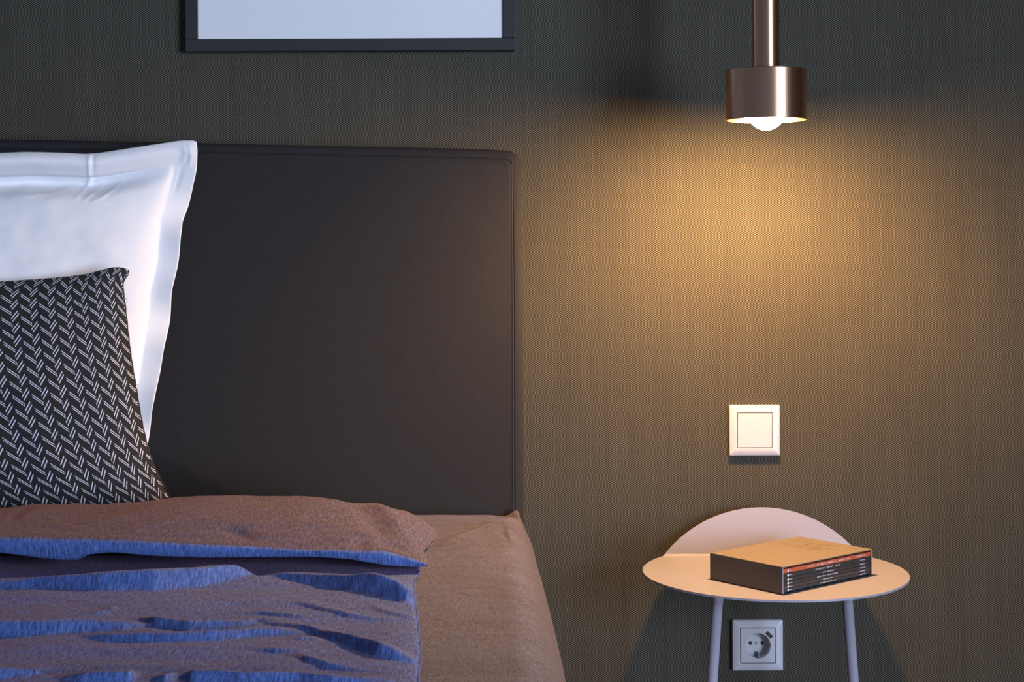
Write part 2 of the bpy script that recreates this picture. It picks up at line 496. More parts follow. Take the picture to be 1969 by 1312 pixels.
# slack of the cloth, tucked corner tip and the creases that run from it
Z += flatw * 0.0022 * fbm(X * 9, Y * 9, 3.0, 3)
def plane_poly(pts): return [tuple(on_plane(x, y, ZS)[:2]) for x, y in pts]
def zcrease(pts, amp, wid, fade=True):
    global Z
    dist, fr = seg_dist(X, Y, plane_poly(pts))
    am = amp * (np.sin(np.clip(fr, 0.02, 0.98) * PI) ** 0.5 if fade else 1.0)
    Z = Z + am * np.exp(-(dist / wid) ** 2)
dist = np.hypot(X - on_plane(989, 1002, ZS).x, (Y - (-0.108)) * 1.0)
Z += 0.0105 * np.exp(-(dist / 0.0075) ** 2)
X += 0.004 * np.exp(-(dist / 0.010) ** 2)
dist = np.hypot((X - on_plane(967, 1003, ZS).x) / 1.2, (Y - (-0.112)))
Z -= 0.0035 * np.exp(-(dist / 0.012) ** 2)
zcrease([(984, 1003), (935, 1012), (890, 1030), (835, 1058)], 0.0022, 0.008)
zcrease([(975, 1003), (915, 1007), (850, 1022)], 0.0016, 0.007)
zcrease([(965, 1008), (969, 1020), (973, 1036)], -0.0022, 0.0032)
zcrease([(980, 1020), (983, 1034), (987, 1048)], 0.0022, 0.004)
zcrease([(985, 1060), (960, 1085), (935, 1120)], -0.0008, 0.014)
zcrease([(1015, 1090), (1019, 1105), (1021, 1125)], -0.0015, 0.003)
zcrease([(936, 1158), (941, 1170), (947, 1184)], -0.0008, 0.0018)
# the back edge of the sheet dips where it is tucked behind the mattress
Z -= flatw * 0.006 * np.clip((Y + 0.105) / 0.012, 0, 1) ** 2
nu, nv = X.shape
verts = np.stack([X, Y, Z], 2).reshape(-1, 3)
sheet = obj_from('fitted_sheet', verts, grid_faces(nu, nv), M_SHEET, smooth=True)
tag(sheet, 'brown melange fitted sheet stretched over the bed corner', 'bed sheet')

# ------------------------------------------------------------------ duvet
ZB = ZS + 0.015
duv = thing('duvet', 'blue and brown chambray duvet folded back across the bed', 'duvet', (-0.8, -1.1, ZS))
# lower section: ripples that cross the bed; each one a crest line and the depth of its front face in pixels
folds = [
 ([(-260, 1128), (-100, 1122), (0, 1117), (76, 1110), (152, 1108), (200, 1104.5), (300, 1097), (391, 1091), (450, 1089), (500, 1090), (535, 1093)], [14, 14, 16, 24, 30, 36, 42, 36, 26, 14, 5]),
 ([(505, 1104), (540, 1103), (600, 1103), (660, 1103), (700, 1103.5), (750, 1106), (785, 1109)], [2, 9, 19, 31, 38, 46, 50]),
 ([(165, 1184), (190, 1178), (213, 1168), (232, 1163)], [2, 8, 10, 2]),
 ([(-300, 1193), (0, 1195), (107, 1196), (177, 1197), (240, 1198), (290, 1200)], [32, 32, 27, 20, 14, 2]),
 ([(265, 1187), (300, 1186), (362, 1187), (418, 1186), (470, 1187), (495, 1189)], [2, 18, 24, 20, 12, 2]),
 ([(150, 1226), (213, 1222), (277, 1217), (362, 1217), (418, 1213), (485, 1204), (530, 1206), (575, 1214)], [2, 15, 21, 20, 20, 19, 14, 2]),
 ([(480, 1184), (519, 1191), (558, 1196), (592, 1201.5), (624, 1210), (656, 1217.5), (698, 1227), (730, 1236), (762, 1246), (806, 1266)], [1, 5, 8, 11, 14, 19, 26, 29, 24, 6]),
 ([(540, 1160), (580, 1158), (620, 1166), (670, 1178), (720, 1188)], [1, 5, 7, 7, 2]),
 ([(440, 1176), (500, 1172), (560, 1178), (600, 1186)], [1, 6, 7, 2]),
 ([(555, 1228), (580, 1225), (612, 1230)], [2, 7, 2]),
 ([(570, 1258), (585, 1262), (626, 1274), (680, 1284), (720, 1290)], [2, 10, 9, 4, 1]),
 ([(480, 1247), (530, 1246), (580, 1252)], [2, 9, 2]),
 ([(-200, 1286), (0, 1288), (60, 1288), (100, 1290)], [16, 18, 12, 2]),
 ([(110, 1306), (160, 1296), (215, 1293), (252, 1294), (265, 1297)], [2, 22, 26, 24, 2]),
 ([(285, 1306), (320, 1298), (345, 1294)], [2, 20, 3]),
 ([(345, 1298), (370, 1287), (420, 1286), (470, 1291), (524, 1288), (575, 1288), (640, 1300), (720, 1308)], [2, 26, 28, 26, 26, 22, 18, 4]),
 ([(745, 1125), (765, 1150), (795, 1165)], [1, 4, 4]),
 ([(700, 1160), (740, 1172), (800, 1182)], [1, 6, 8]),
]
ycut = [-0.52, -0.56]
Yr = np.concatenate([np.linspace(-0.46, -0.56, 16, endpoint=False), np.linspace(-0.56, -1.22, 300, endpoint=False), np.linspace(-1.22, -2.06, 40)])
Xs = np.concatenate([np.linspace(0, 0.50, 40, endpoint=False), np.linspace(0.50, 1, 280)])
def xend_low(Yv):
    return np.interp(-Yv, [0.46, 0.62, 0.70, 0.80, 0.97, 1.10, 1.30, 2.06], [-0.113, -0.1195, -0.115, -0.106, -0.092, -0.088, -0.088, -0.09])
XE = xend_low(Yr)[:, None]
X = -1.60 + (XE + 1.60) * Xs[None, :]
Y = np.repeat(Yr[:, None], len(Xs), 1)
edge = np.clip((XE - X) / 0.045, 0, 1)
Z = ZS + 0.010 + (ZB - ZS - 0.010) * np.sqrt(1 - (1 - edge) ** 2)
Z += 0.004 * fbm(X * 5, Y * 9, 11.0, 2) * edge
Z += 0.0026 * fbm(X * 3.2 - Y * 1.5, Y * 20, 15.0, 2) * edge
Z += 0.0010 * fbm(X * 14 + Y * 6, Y * 46, 5.0, 3) * (0.3 + 0.7 * edge)
TH = math.radians(52)
for crest, band in folds:
    xs, yc, hh = [], [], []
    for (px, py), b in zip(crest, band):
        h = 0.0
        for _ in range(4):
            p = on_plane(px, py, ZB + h); d = p.y + CAMD
            h = b * d / F / (1 + 0.24 / math.tan(TH))
        xs.append(p.x); yc.append(p.y); hh.append(h)
    xs, yc, hh = map(np.array, (xs, yc, hh))
    xs2 = np.concatenate([[xs[0] - 0.03], xs, [xs[-1] + 0.03]]); hh2 = np.concatenate([[0], hh, [0]]); yc2 = np.concatenate([[yc[0]], yc, [yc[-1]]])
    YC = np.interp(X, xs2, yc2); H = np.interp(X, xs2, hh2)
    WF = H / math.tan(TH) + 0.004; LB = 2.6 * H + 0.022
    t = Y - YC
    g = np.where(t > 0, 1 - sstep(t / LB), np.where(t > -WF, (1 - sstep(-t / WF)), 0))
    Z += H * g * (0.25 + 0.75 * edge ** 0.5)
# keep the part under the folded section flat
under = sstep((Y + 0.632) / 0.03)
Z = Z * (1 - under) + (ZS + 0.010) * under
V = np.concatenate([np.zeros((1, X.shape[1])), np.cumsum(np.hypot(np.diff(Y, axis=0), np.diff(Z, axis=0)), 0)])
lower = obj_from('lower_section', np.stack([X, Y, Z], 2).reshape(-1, 3), grid_faces(*X.shape, flip=False), M_DUVET, duv, smooth=True,
                 uvs=np.stack([X, V], 2).reshape(-1, 2))
md = lower.modifiers.new('thickness', 'SOLIDIFY'); md.thickness = 0.005; md.offset = -1
# hem along the right-hand edge
hp = []
for i in range(0, len(Yr), 3):
    if -1.25 < Yr[i] < -0.57:
        hp.append((X[i, -1] + 0.0004 + 0.0006 * math.sin(i * 1.9), Y[i, -1], Z[i, -1] - 0.001))
tube('hem', hp, 0.0015, M_DUVET, duv, n=6)

# folded-back section: a closed puffy loft lying on the bed
silh = np.array([(-1700, 990), (-400, 984), (-100, 981), (0, 980), (58, 974.5), (96, 973), (186, 973), (262, 968), (329, 960.5), (378, 957), (466, 955.6), (559, 955.6), (611, 957.4), (688, 966.5), (776, 986), (810, 1000), (838, 1022)])
frnt = np.array([(-1700, 1032), (0, 1034), (100, 1034.5), (200, 1036), (300, 1041), (400, 1046), (500, 1051), (600, 1056), (740, 1058), (780, 1066), (823, 1076)])
frbt = np.array([(-1700, 1066), (0, 1067), (60, 1075), (120, 1081), (150, 1081), (172, 1070), (215, 1066), (300, 1073), (400, 1076), (500, 1075), (600, 1074), (680, 1079), (740, 1090), (800, 1093), (823, 1090)])
DP, DF, DB = 2.18, 1.955, 2.235
xend = {'b': -0.1060, 'p': -0.1043, 'm': -0.1150, 'f': -0.1040, 'u': -0.118}
ss = np.concatenate([np.linspace(0, 0.55, 40, endpoint=False), np.linspace(0.55, 0.97, 190, endpoint=False), np.linspace(0.97, 1, 40)])
sec = []
NT, NF, NBK = 60, 16, 16
for s in ss:
    def xa(k): return -1.60 + (xend[k] + 1.60) * s
    def zat(tab, xk, d):
        px = UX + xk * F / d
        py = np.interp(px, tab[:, 0], tab[:, 1])
        return P(px, py, d).z
    zp = zat(silh, xa('p'), DP); zf = zat(frnt, xa('f'), DF + 0.012); zb = zat(frbt, xa('f'), DF)
    zsb = ZS + 0.009
    e = max(0.0, (s - 0.972) / 0.028)
    pin = math.sqrt(max(0.0, 1 - e * e))
    pts = []
    # back: from the sheet up to the ridge
    for k in range(NBK):
        a = k / NBK * PI / 2
        y = DB + 0.012 * math.sin(2 * a) - (DB - DP) * (1 - math.cos(a)); z = zsb + (zp - zsb) * math.sin(a)
        pts.append((xend['b'] + (xend['p'] - xend['b']) * k / NBK, y, z))
    # top: ridge to the front crest
    for k in range(NT):
        t = k / NT
        y = DP + (DF + 0.012 - DP) * t
        z = zp + (zf - zp) * (t ** 1.25)
        z += 0.004 * math.sin(PI * t)
        xe_ = xend['p'] + (xend['m'] - xend['p']) * sstep(t / 0.55) if t < 0.55 else xend['m'] + (xend['f'] - xend['m']) * sstep((t - 0.55) / 0.45)
        pts.append((float(xe_), y, z))
    # front roll, leaning out a little and tucking under
    for k in range(NF):
        t = k / (NF - 1)
        if t < 0.68:
            q = t / 0.68; bul = 0.006 * math.sin(min(q * 5, 1) * PI / 2) - 0.004 * q * q; zz0 = zf + (zb - zf) * (0.05 + 0.95 * q)
        else:
            q = (t - 0.68) / 0.32; bul = 0.002 - 0.120 * q; zz0 = zb + (ZS + 0.013 - zb) * q ** 2.5
        pts.append((xend['f'] + (xend['u'] - xend['f']) * max(0, t - 0.4) / 0.6, DF + 0.012 - bul, zz0))
    # underside back to the start
    for k in range(1, 20):
        t = k / 20
        y = DF + 0.130 + (DB - 0.004 - DF - 0.130) * t
        z = ZS + 0.013 + (zsb - ZS - 0.013) * t
        pts.append((xend['u'] + (xend['b'] - xend['u']) * t, y, z))
    sec.append((s, pin, pts))
m = len(sec[0][2])
X = np.empty((len(ss), m)); Y = np.empty_like(X); Z = np.empty_like(X)
for i, (s, pin, pts) in enumerate(sec):
    for j, (xe_, d, z) in enumerate(pts):
        X[i, j] = -1.60 + (xe_ + 1.60) * s; Y[i, j] = d - CAMD; Z[i, j] = z
    # pinch the end to a flat seam
    if pin < 1:
        top = Z[i, :NBK + NT + NF].copy()
        lo = Z[i].min() if False else None
        base = np.interp(Y[i], [DF - CAMD, DB - CAMD], [ZS + 0.018, ZS + 0.010])
        Z[i] = base + (Z[i] - base) * (0.16 + 0.84 * pin)
topw = np.zeros(m); topw[NBK - 6:NBK + NT - 4] = 1; topw[NBK + NT - 4:NBK + NT + 9] = 0.35
topw = np.convolve(np.pad(topw, 4, mode='wrap'), np.ones(9) / 9, 'same')[4:-4]
fb = fbm(X * 7 + Y * 3, Y * 13, 21.0, 3)
Z += 0.0026 * fb * topw[None, :]
Z += 0.0016 * fbm(X * 22 - Y * 14, Y * 34, 8.0, 2) * topw[None, :]
Y += 0.0030 * fbm(X * 16, Z * 20, 31.0, 2) * topw[None, :]
# broad folds pressed into the top near its right-hand end
def tcrease(pts, amp, wid):
    global Z
    pl = []
    for px, py in pts:
        p = on_plane(px, py, ZS + 0.045); pl.append((p.x, p.y))
    dist, fr = seg_dist(X, Y, pl)
    Z = Z + amp * np.sin(np.clip(fr, 0.03, 0.97) * PI) ** 0.6 * np.exp(-(dist / wid) ** 2) * topw[None, :]
tcrease([(640, 972), (700, 1000), (760, 1040), (800, 1056)], -0.006, 0.018)
tcrease([(690, 968), (750, 1000), (815, 1036)], 0.004, 0.014)
tcrease([(420, 1030), (460, 1036), (490, 1042)], -0.005, 0.010)
tcrease([(20, 1030), (35, 1010), (60, 990)], -0.003, 0.008)
tcrease([(700, 1030), (690, 1045), (672, 1052)], -0.004, 0.010)
V = np.concatenate([np.zeros((X.shape[0], 1)), np.cumsum(np.hypot(np.diff(Y, axis=1), np.diff(Z, axis=1)), 1)], 1)
fcs = []
nu = X.shape[0]
for i in range(nu - 1):
    for j in range(m):
        a, b = i * m + j, (i + 1) * m + j; c, d_ = i * m + (j + 1) % m, (i + 1) * m + (j + 1) % m
        fcs.append((a, c, d_, b))
fcs.append(tuple(range(m))); fcs.append(tuple(range((nu - 1) * m, nu * m))[::-1])
folded = obj_from('folded_section', np.stack([X, Y, Z], 2).reshape(-1, 3), fcs, M_DUVET, duv, smooth=True, uvs=np.stack([X, V], 2).reshape(-1, 2))
folded.data.materials.append(M_DUVET2)                     # brown on the back and top faces, blue on the front roll and underside
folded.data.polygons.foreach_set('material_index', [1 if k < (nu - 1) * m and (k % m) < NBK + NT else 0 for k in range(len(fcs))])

# ------------------------------------------------------------------ soft things standing up: outline patches with their own thickness
def coons(top, right_, bottom, left, ns, nt, smap=None, tmap=None):
    s = np.linspace(0, 1, ns); t = np.linspace(0, 1, nt)
    if smap is not None: s = smap(s)
    if tmap is not None: t = tmap(t)
    def ev(c, u):
        c = catmull(c, 600); k = np.linspace(0, 1, 601)
        return np.stack([np.interp(u, k, c[:, 0]), np.interp(u, k, c[:, 1])], 1)
    T, Bm, Lf, Rt = ev(top, s), ev(bottom, s), ev(left, t), ev(right_, t)
    S_, T_ = np.meshgrid(s, t, indexing='ij')
    out = np.empty((ns, nt, 2))
    for k in range(2):
        out[:, :, k] = ((1 - T_) * T[:, None, k] + T_ * Bm[:, None, k] + (1 - S_) * Lf[None, :, k] + S_ * Rt[None, :, k]
                        - ((1 - S_) * (1 - T_) * T[0, k] + S_ * (1 - T_) * T[-1, k] + (1 - S_) * T_ * Bm[0, k] + S_ * T_ * Bm[-1, k]))
    return S_, T_, out[:, :, 0], out[:, :, 1]
def ptocoord(px, py, d):
    a, b = (px - UX) / F * d, (UY - py) / F * d
    return R_.x * a + U_.x * b, CAMH + R_.z * a + U_.z * b

# white pillow
top = [(-650, 290), (-400, 296), (-200, 298), (0, 296), (60, 294), (130, 295.5), (182, 297), (250, 287), (310, 277.5), (347, 272), (372, 271.5), (381, 273.5)]
rgt = [(381, 273.5), (382.5, 295), (379, 330), (371, 362), (361, 395), (352, 424), (351, 444), (347, 490), (340, 530), (333, 562), (322, 640), (305, 740), (287, 832), (279, 900), (274, 985)]
btm = [(-630, 990), (-300, 1000), (0, 1000), (274, 985)]
lft = [(-650, 290), (-640, 500), (-625, 800), (-630, 990)]
NS, NTT = 300, 240
sf, tf = 1 - 46 / 1015.0, 44 / 710.0
S, T, px, py = coons(top, rgt, btm, lft, NS, NTT)
dm = 2.424 - 0.038 * T
XX, ZZ = ptocoord(px, py, dm)
a1 = np.clip((S - (1 - sf)) / (sf - (1 - sf)), 0, 1); b1 = np.clip((T - tf) / (1 - tf * 0.6 - tf), 0, 1)
inn = (np.clip(4 * a1 * (1 - a1), 0, 1) ** 0.42) * (np.clip(4 * b1 * (1 - b1), 0, 1) ** 0.5)
front = 0.004 + 0.078 * inn
# the top hem leans forward and leaves a hollow below its seam
hem = np.exp(-((T - tf * 0.35) / (tf * 0.55)) ** 2)
front += 0.040 * hem * (1 - 0.75 * S ** 3)
seamy = T - tf
hollow = np.where(seamy > 0, np.exp(-((seamy - 0.020) / 0.024) ** 2), 0) * np.interp(px, [-300, 0, 100, 200, 285, 330], [0.7, 1, 1, 0.75, 0.25, 0])
front -= 0.040 * hollow
front += 0.0035 * fbm(px / 130.0, py / 90.0, 2.0, 3) * np.clip(inn * 3, 0.25, 1)
# right hem ripples
rh = np.clip((S - sf) / (1 - sf), 0, 1)
front += rh * 0.006 * np.sin(py / 38.0 + 0.8) + rh * 0.004 * np.sin(py / 17.0)
def pcrease(pts, amp, wid):
    global front
    dist, fr = seg_dist(px, py, pts)
    front = front + amp * np.sin(np.clip(fr, 0.04, 0.96) * PI) ** 0.5 * np.exp(-(dist / wid) ** 2)
pcrease([(181, 296), (181, 315), (178, 335), (168, 350), (160, 364)], 0.0035, 3.2)
pcrease([(187, 298), (187, 318), (181, 338)], -0.0025, 3.5)
pcrease([(176, 345), (166, 360), (158, 384)], 0.0022, 2.6)
pcrease([(236, 344), (224, 366), (205, 382), (188, 388)], 0.0022, 2.6)
pcrease([(198, 352), (186, 372), (174, 388)], 0.0018, 3.0)
pcrease([(20, 372), (70, 378), (110, 371), (140, 360)], 0.0030, 4.0)
pcrease([(175, 386), (220, 392), (262, 398)], 0.0012, 3.0)
pcrease([(368, 282), (372, 300), (366, 318)], 0.003, 5.0)
pcrease([(352, 314), (362, 296), (356, 282)], 0.002, 4.0)
pcrease([(352, 318), (345, 345), (335, 372)], -0.0015, 4.0)
YFr = (dm - CAMD) - front
YBk = np.maximum((dm - CAMD) + 0.003 + 0.012 * inn, YFr + 0.0035)
is_, it_ = int(round(sf * (NS - 1))), int(round(tf * (NTT - 1)))
il_ = NS - 1 - is_; ib_ = NTT - 1 - int(it_ * 0.6)
def patch(rngs, sheets):
    v, f, uv = [], [], []
    for i0, i1, j0, j1 in rngs:
        for (XX_, YY_, ZZ_, fl) in sheets:
            off = len(v); nj = j1 - j0 + 1
            for i in range(i0, i1 + 1):
                for j in range(j0, j1 + 1): v.append((XX_[i, j], YY_[i, j], ZZ_[i, j]))
            for i in range(i1 - i0):
                for j in range(j1 - j0):
                    q = (off + i * nj + j, off + (i + 1) * nj + j, off + (i + 1) * nj + j + 1, off + i * nj + j + 1)
                    f.append(q if fl else q[::-1])
    return v, f
def weld(o, dist=1e-5):
    bm = bmesh.new(); bm.from_mesh(o.data); bmesh.ops.remove_doubles(bm, verts=bm.verts, dist=dist); bm.to_mesh(o.data); bm.free()
edge0 = (S < 1e-6) | (S > 1 - 1e-6) | (T < 1e-6) | (T > 1 - 1e-6)
YB2 = np.where(edge0, YFr, YBk)
sheets = [(XX, YFr, ZZ, False), (XX, YB2, ZZ, True)]
pil = thing('pillow', 'white cotton pillow with a wide flat hem leaning on the dark headboard', 'pillow', (-0.85, -0.17, ZS))
v, f = patch([(il_, is_, it_, ib_)], sheets)
o = obj_from('pillow_body', v, f, M_PIL, pil, smooth=True); weld(o)
v, f = patch([(0, NS - 1, 0, it_), (0, NS - 1, ib_, NTT - 1), (0, il_, it_, ib_), (is_, NS - 1, it_, ib_)], sheets)
o = obj_from('flange', v, f, M_PIL, pil, smooth=True); weld(o)

# dark chevron cushion
top = [(-440, 516), (-420, 515), (-380, 524), (-320, 531), (-200, 539), (-60, 543), (0, 541.5), (100, 534.5), (160, 528), (190, 521), (212, 515), (230, 514), (244, 517), (249.5, 520)]
rgt = [(249.5, 520), (248, 526), (243, 532.5), (237.5, 541), (236.5, 552), (238, 570), (241, 592), (251, 680), (262, 748), (277, 832), (296, 896), (318, 944), (334, 975), (338, 1000)]
btm = [(-335, 1000), (-200, 1008), (0, 1010), (200, 1008), (338, 1000)]
lft = [(-440, 516), (-430, 541), (-422, 600), (-395, 740), (-365, 880), (-345, 960), (-335, 1000)]
NS, NTT = 220, 170
def smap(s): return 0.62 * s + 0.38 * (0.5 - 0.5 * np.cos(PI * s))
def tmap(t): return 0.90 * (t * 0.84 + 0.16 * t * t) + 0.10 * (0.5 - 0.5 * np.cos(PI * t))
S, T, px, py = coons(top, rgt, btm, lft, NS, NTT, smap, tmap)
dm = 2.314 - 0.046 * T
XX, ZZ = ptocoord(px, py, dm)
inn = (np.clip(4 * S * (1 - S), 0, 1) ** 0.5) * (np.clip(4 * T * (1 - T), 0, 1) ** 0.5)
frt = 0.002 + 0.066 * inn + 0.0025 * fbm(px / 90.0, py / 90.0, 6.0, 2) * np.clip(inn * 2, 0, 1)
# bottom rolls under towards the bed
YFr = (dm - CAMD) - frt
YBk = (dm - CAMD) + 0.022 * inn
edge0 = (S < 1e-6) | (S > 1 - 1e-6) | (T < 1e-6) | (T > 1 - 1e-6)
YBk = np.where(edge0, YFr, YBk)
us = np.linspace(0, 1, NS) * 21.0 + 0.18; vs_ = np.linspace(0, 1, NTT) * 19.6 + 0.35
UU, VV = np.meshgrid(us, vs_, indexing='ij')
UV = np.stack([UU - 0.030 * VV, VV], 2).reshape(-1, 2)
v1 = np.stack([XX, YFr, ZZ], 2).reshape(-1, 3); v2 = np.stack([XX, YBk, ZZ], 2).reshape(-1, 3)
fa = grid_faces(NS, NTT, flip=True); fb_ = [tuple(k + len(v1) for k in q) for q in grid_faces(NS, NTT)]
cush = thing('cushion', 'black cushion with white woven chevron dashes in front of the white pillow', 'cushion', (-0.76, -0.26, ZS))
o = obj_from('cushion_cover', np.concatenate([v1, v2]), fa + fb_, M_CUSH, cush, smooth=True, uvs=np.concatenate([UV, UV])); weld(o)
seam = []
cr_ = catmull(rgt, 120)
for x, y in cr_[2:]:
    k = int(np.argmin(np.abs(py[-1, :] - y))); d = 2.314 - 0.046 * T[-1, k] - 0.001
    a = ptocoord(x, y, d); seam.append((a[0] + 0.0003 * math.sin(y * 1.3), d - CAMD, a[1]))
tube('seam', seam, 0.0012, M_THREAD, cush, n=6)
def loop(pts, d):
    q = catmull(pts, 14); r = []
    for k, (x, y) in enumerate(q):
        a = ptocoord(x, y, d); r.append((a[0], d - CAMD - 0.004 * math.sin(k / 14 * PI), a[1]))
    return tube('loose_thread', r, 0.00032, M_THREAD, cush, n=5)
loop([(237.5, 571), (243, 574), (246, 577), (243.5, 581), (238.5, 583)], 2.31)
loop([(262, 738), (266, 741), (267, 746), (264.5, 750), (262.5, 751)], 2.29)
loop([(302, 906), (312, 922), (322, 938), (328, 952)], 2.266)

# ------------------------------------------------------------------ framed poster above the headboard
pd = CAMD - 0.020
il, ir, ib, fw = P(380, 74, pd).x, P(967, 74, pd).x, P(673, 73.5, pd).z, 24 * pd / F
ht = 0.62
pic = thing('picture_frame', 'thin black picture frame with a blank pale print above the headboard', 'picture frame', ((il + ir) / 2, -0.01, ib))
def fbar(c, s): return box('frame_rail', c, s, M_FRAME, pic, bev=0.0012)
zc = ib + ht / 2; xc = (il + ir) / 2
fbar((xc, -0.0105, ib - fw / 2), (ir - il + 2 * fw, 0.019, fw))
fbar((xc, -0.0105, ib + ht + fw / 2), (ir - il + 2 * fw, 0.019, fw))
fbar((il - fw / 2, -0.0105, zc), (fw, 0.019, ht))
fbar((ir + fw / 2, -0.0105, zc), (fw, 0.019, ht))
box('print', (xc, -0.0145, zc), (ir - il, 0.003, ht), M_PAPER, pic)
box('backing_board', (xc, -0.006, zc), (ir - il, 0.008, ht), M_CASEIN, pic)

# ------------------------------------------------------------------ pendant lamp
LD = 2.28
lc = P(1473.5, 231.5, LD)
lamp = thing('pendant_lamp', 'brushed bronze pendant lamp with a short drum shade and lit bulb', 'pendant lamp', lc)
R0 = 77.5 * LD / F; HC = 96.5 * LD / F; RT = 26.2 * LD / F
wt = 0.0022
lathe('shade', [(R0 - wt, 0.0), (R0 - 0.0006, 0.0), (R0, 0.0006), (R0, HC - 0.0012), (R0 - 0.0012, HC), (RT - 0.004, HC), (RT - 0.004, HC - wt), (R0 - wt - 0.001, HC - wt), (R0 - wt, HC - wt - 0.001), (R0 - wt, 0.0)], M_MET, lc, lamp, n=128)
lathe('stem', [(0.0, HC + 0.0002), (RT, HC + 0.0002), (RT, ZC - lc.z - 0.03), (0, ZC - lc.z - 0.03)], M_MET, lc, lamp, n=64)
lathe('collar', [(RT - 0.001, HC), (RT + 0.0012, HC), (RT + 0.0012, HC + 0.0018), (RT - 0.001, HC + 0.0024)], M_MET, lc, lamp, n=64)
lathe('ceiling_canopy', [(0, ZC - lc.z - 0.0305), (0.055, ZC - lc.z - 0.0305), (0.06, ZC - lc.z - 0.026), (0.06, ZC - lc.z - 0.0005), (0, ZC - lc.z - 0.0005)], M_MET, lc, lamp, n=64)
lathe('lamp_holder', [(0, HC - wt - 0.0005), (0.018, HC - wt - 0.0005), (0.018, 0.042), (0.014, 0.040), (0, 0.040)], M_HOLE, lc, lamp, n=32)
RB = 0.0270; bz = -0.0140 + RB
prof = [(RB * math.sin(a), bz - RB * math.cos(a)) for a in np.linspace(0, 2.55, 28)] + [(0.012, bz + 0.030), (0.0, bz + 0.030)]
lathe('bulb', prof, M_BULB, lc, lamp, n=48)

# ------------------------------------------------------------------ switch and socket
def rsq(h, r, n=6):
    p = []
    for cx, cz, a0 in ((h - r, h - r, 0), (-h + r, h - r, PI / 2), (-h + r, -h + r, PI), (h - r, -h + r, 1.5 * PI)):
        for k in range(n + 1):
            a = a0 + k / n * PI / 2
            p.append((cx + r * math.cos(a), cz + r * math.sin(a)))
    return p
def sqloft(name, rings, mat, parent, c, cap=False, ang=30):
    """square rings (half size, height off the wall, corner radius) about c on the wall"""
    v, f = [], []
    n = len(rsq(1, .1))
    for h, y, r in rings:
        for x, z in rsq(h, r): v.append((c.x + x, -y, c.z + z))
    for k in range(len(rings) - 1):
        for i in range(n):
            f.append((k * n + i, k * n + (i + 1) % n, (k + 1) * n + (i + 1) % n, (k + 1) * n + i))
    if cap: f.append(tuple(range((len(rings) - 1) * n, len(rings) * n)))
    bm = bmesh.new(); o = obj_from(name, v, f, mat)
    bm.from_mesh(o.data); bmesh.ops.recalc_face_normals(bm, faces=bm.faces); bm.to_mesh(o.data); bm.free()
    autosmooth(o, ang)
    if parent: attach(o, parent)
    return o
HF = 0.0401
FR = [(HF, 0.0002, 0.0018), (HF, 0.0068, 0.0018), (HF - 0.0006, 0.0079, 0.0016), (HF - 0.003, 0.0091, 0.0014), (HF - 0.006, 0.0101, 0.0012), (HF - 0.0092, 0.0108, 0.001), (HF - 0.0108, 0.0110, 0.001), (HF - 0.0118, 0.0105, 0.001), (HF - 0.0120, 0.004, 0.001)]
sw = thing('light_switch', 'square white light switch on the woven wall below the pendant lamp', 'light switch', (SWITCH.x, 0, SWITCH.z))
sqloft('frame', FR, M_PLASTIC, sw, SWITCH)
hr = 0.0272
v, f = [], []
rk = [(hr, 0.003, .0008), (hr, 0.0106, .0008), (hr - 0.0007, 0.0114, .0008)]
o = sqloft('rocker', rk, M_PLASTIC, sw, SWITCH, cap=True)
for vt in o.data.vertices:                                   # the rocker is tipped: its top stands prouder
    if vt.co.y < -0.008: vt.co.y -= (vt.co.z - SWITCH.z) / hr * 0.0012

so = thing('wall_socket', 'white power socket with a black charging port on the wall under the table', 'power socket', (SOCKET.x, 0, SOCKET.z))
sqloft('frame', FR, M_PLASTIC, so, SOCKET)
# insert: plate with a round well
hi, rw, dep = 0.0272, 0.0196, 0.0188
nseg = 56
sq = []
for i in range(nseg):
    a = 2 * PI * i / nseg; c_, s_ = math.cos(a), math.sin(a); k = hi / max(abs(c_), abs(s_)); sq.append((c_ * k, s_ * k))
yf = 0.0111
rings = [[(x, 0.003, z) for x, z in sq], [(x, yf - 0.0006, z) for x, z in sq], [(x * 0.98, yf, z * 0.98) for x, z in sq]]
for r, y in ((rw + 0.0005, yf), (rw, yf - 0.0005), (rw - 0.0004, yf - dep), (0.004, yf - dep)):
    rings.append([(r * math.cos(2 * PI * i / nseg), y, r * math.sin(2 * PI * i / nseg)) for i in range(nseg)])
v = [(SOCKET.x + x, -y, SOCKET.z + z) for rg_ in rings for x, y, z in rg_]
f = []
for k in range(len(rings) - 1):
    for i in range(nseg): f.append((k * nseg + i, k * nseg + (i + 1) % nseg, (k + 1) * nseg + (i + 1) % nseg, (k + 1) * nseg + i))
f.append(tuple(range((len(rings) - 1) * nseg, len(rings) * nseg)))
ins = obj_from('insert', v, f, M_PLASTIC)
bm = bmesh.new(); bm.from_mesh(ins.data); bmesh.ops.recalc_face_normals(bm, faces=bm.faces); bm.to_mesh(ins.data); bm.free()
autosmooth(ins, 30); attach(ins, so)
def disc(name, x, z, r, y0, y1, mat, par, n=24):
    bm = bmesh.new()
    bmesh.ops.create_cone(bm, cap_ends=True, segments=n, radius1=r, radius2=r, depth=abs(y1 - y0), matrix=Matrix.Translation((SOCKET.x + x, -(y0 + y1) / 2, SOCKET.z + z)) @ Matrix.Rotation(PI / 2, 4, 'X'))
    return obj_bm(name, bm, mat, par)
fl = yf - dep
for x in (-0.0095, 0.0095): disc('pin_hole', x, 0, 0.0030, fl - 0.001, fl + 0.0003, M_HOLE, so)
disc('centre_screw', 0, 0, 0.0026, fl - 0.001, fl + 0.0005, M_STEEL, so)
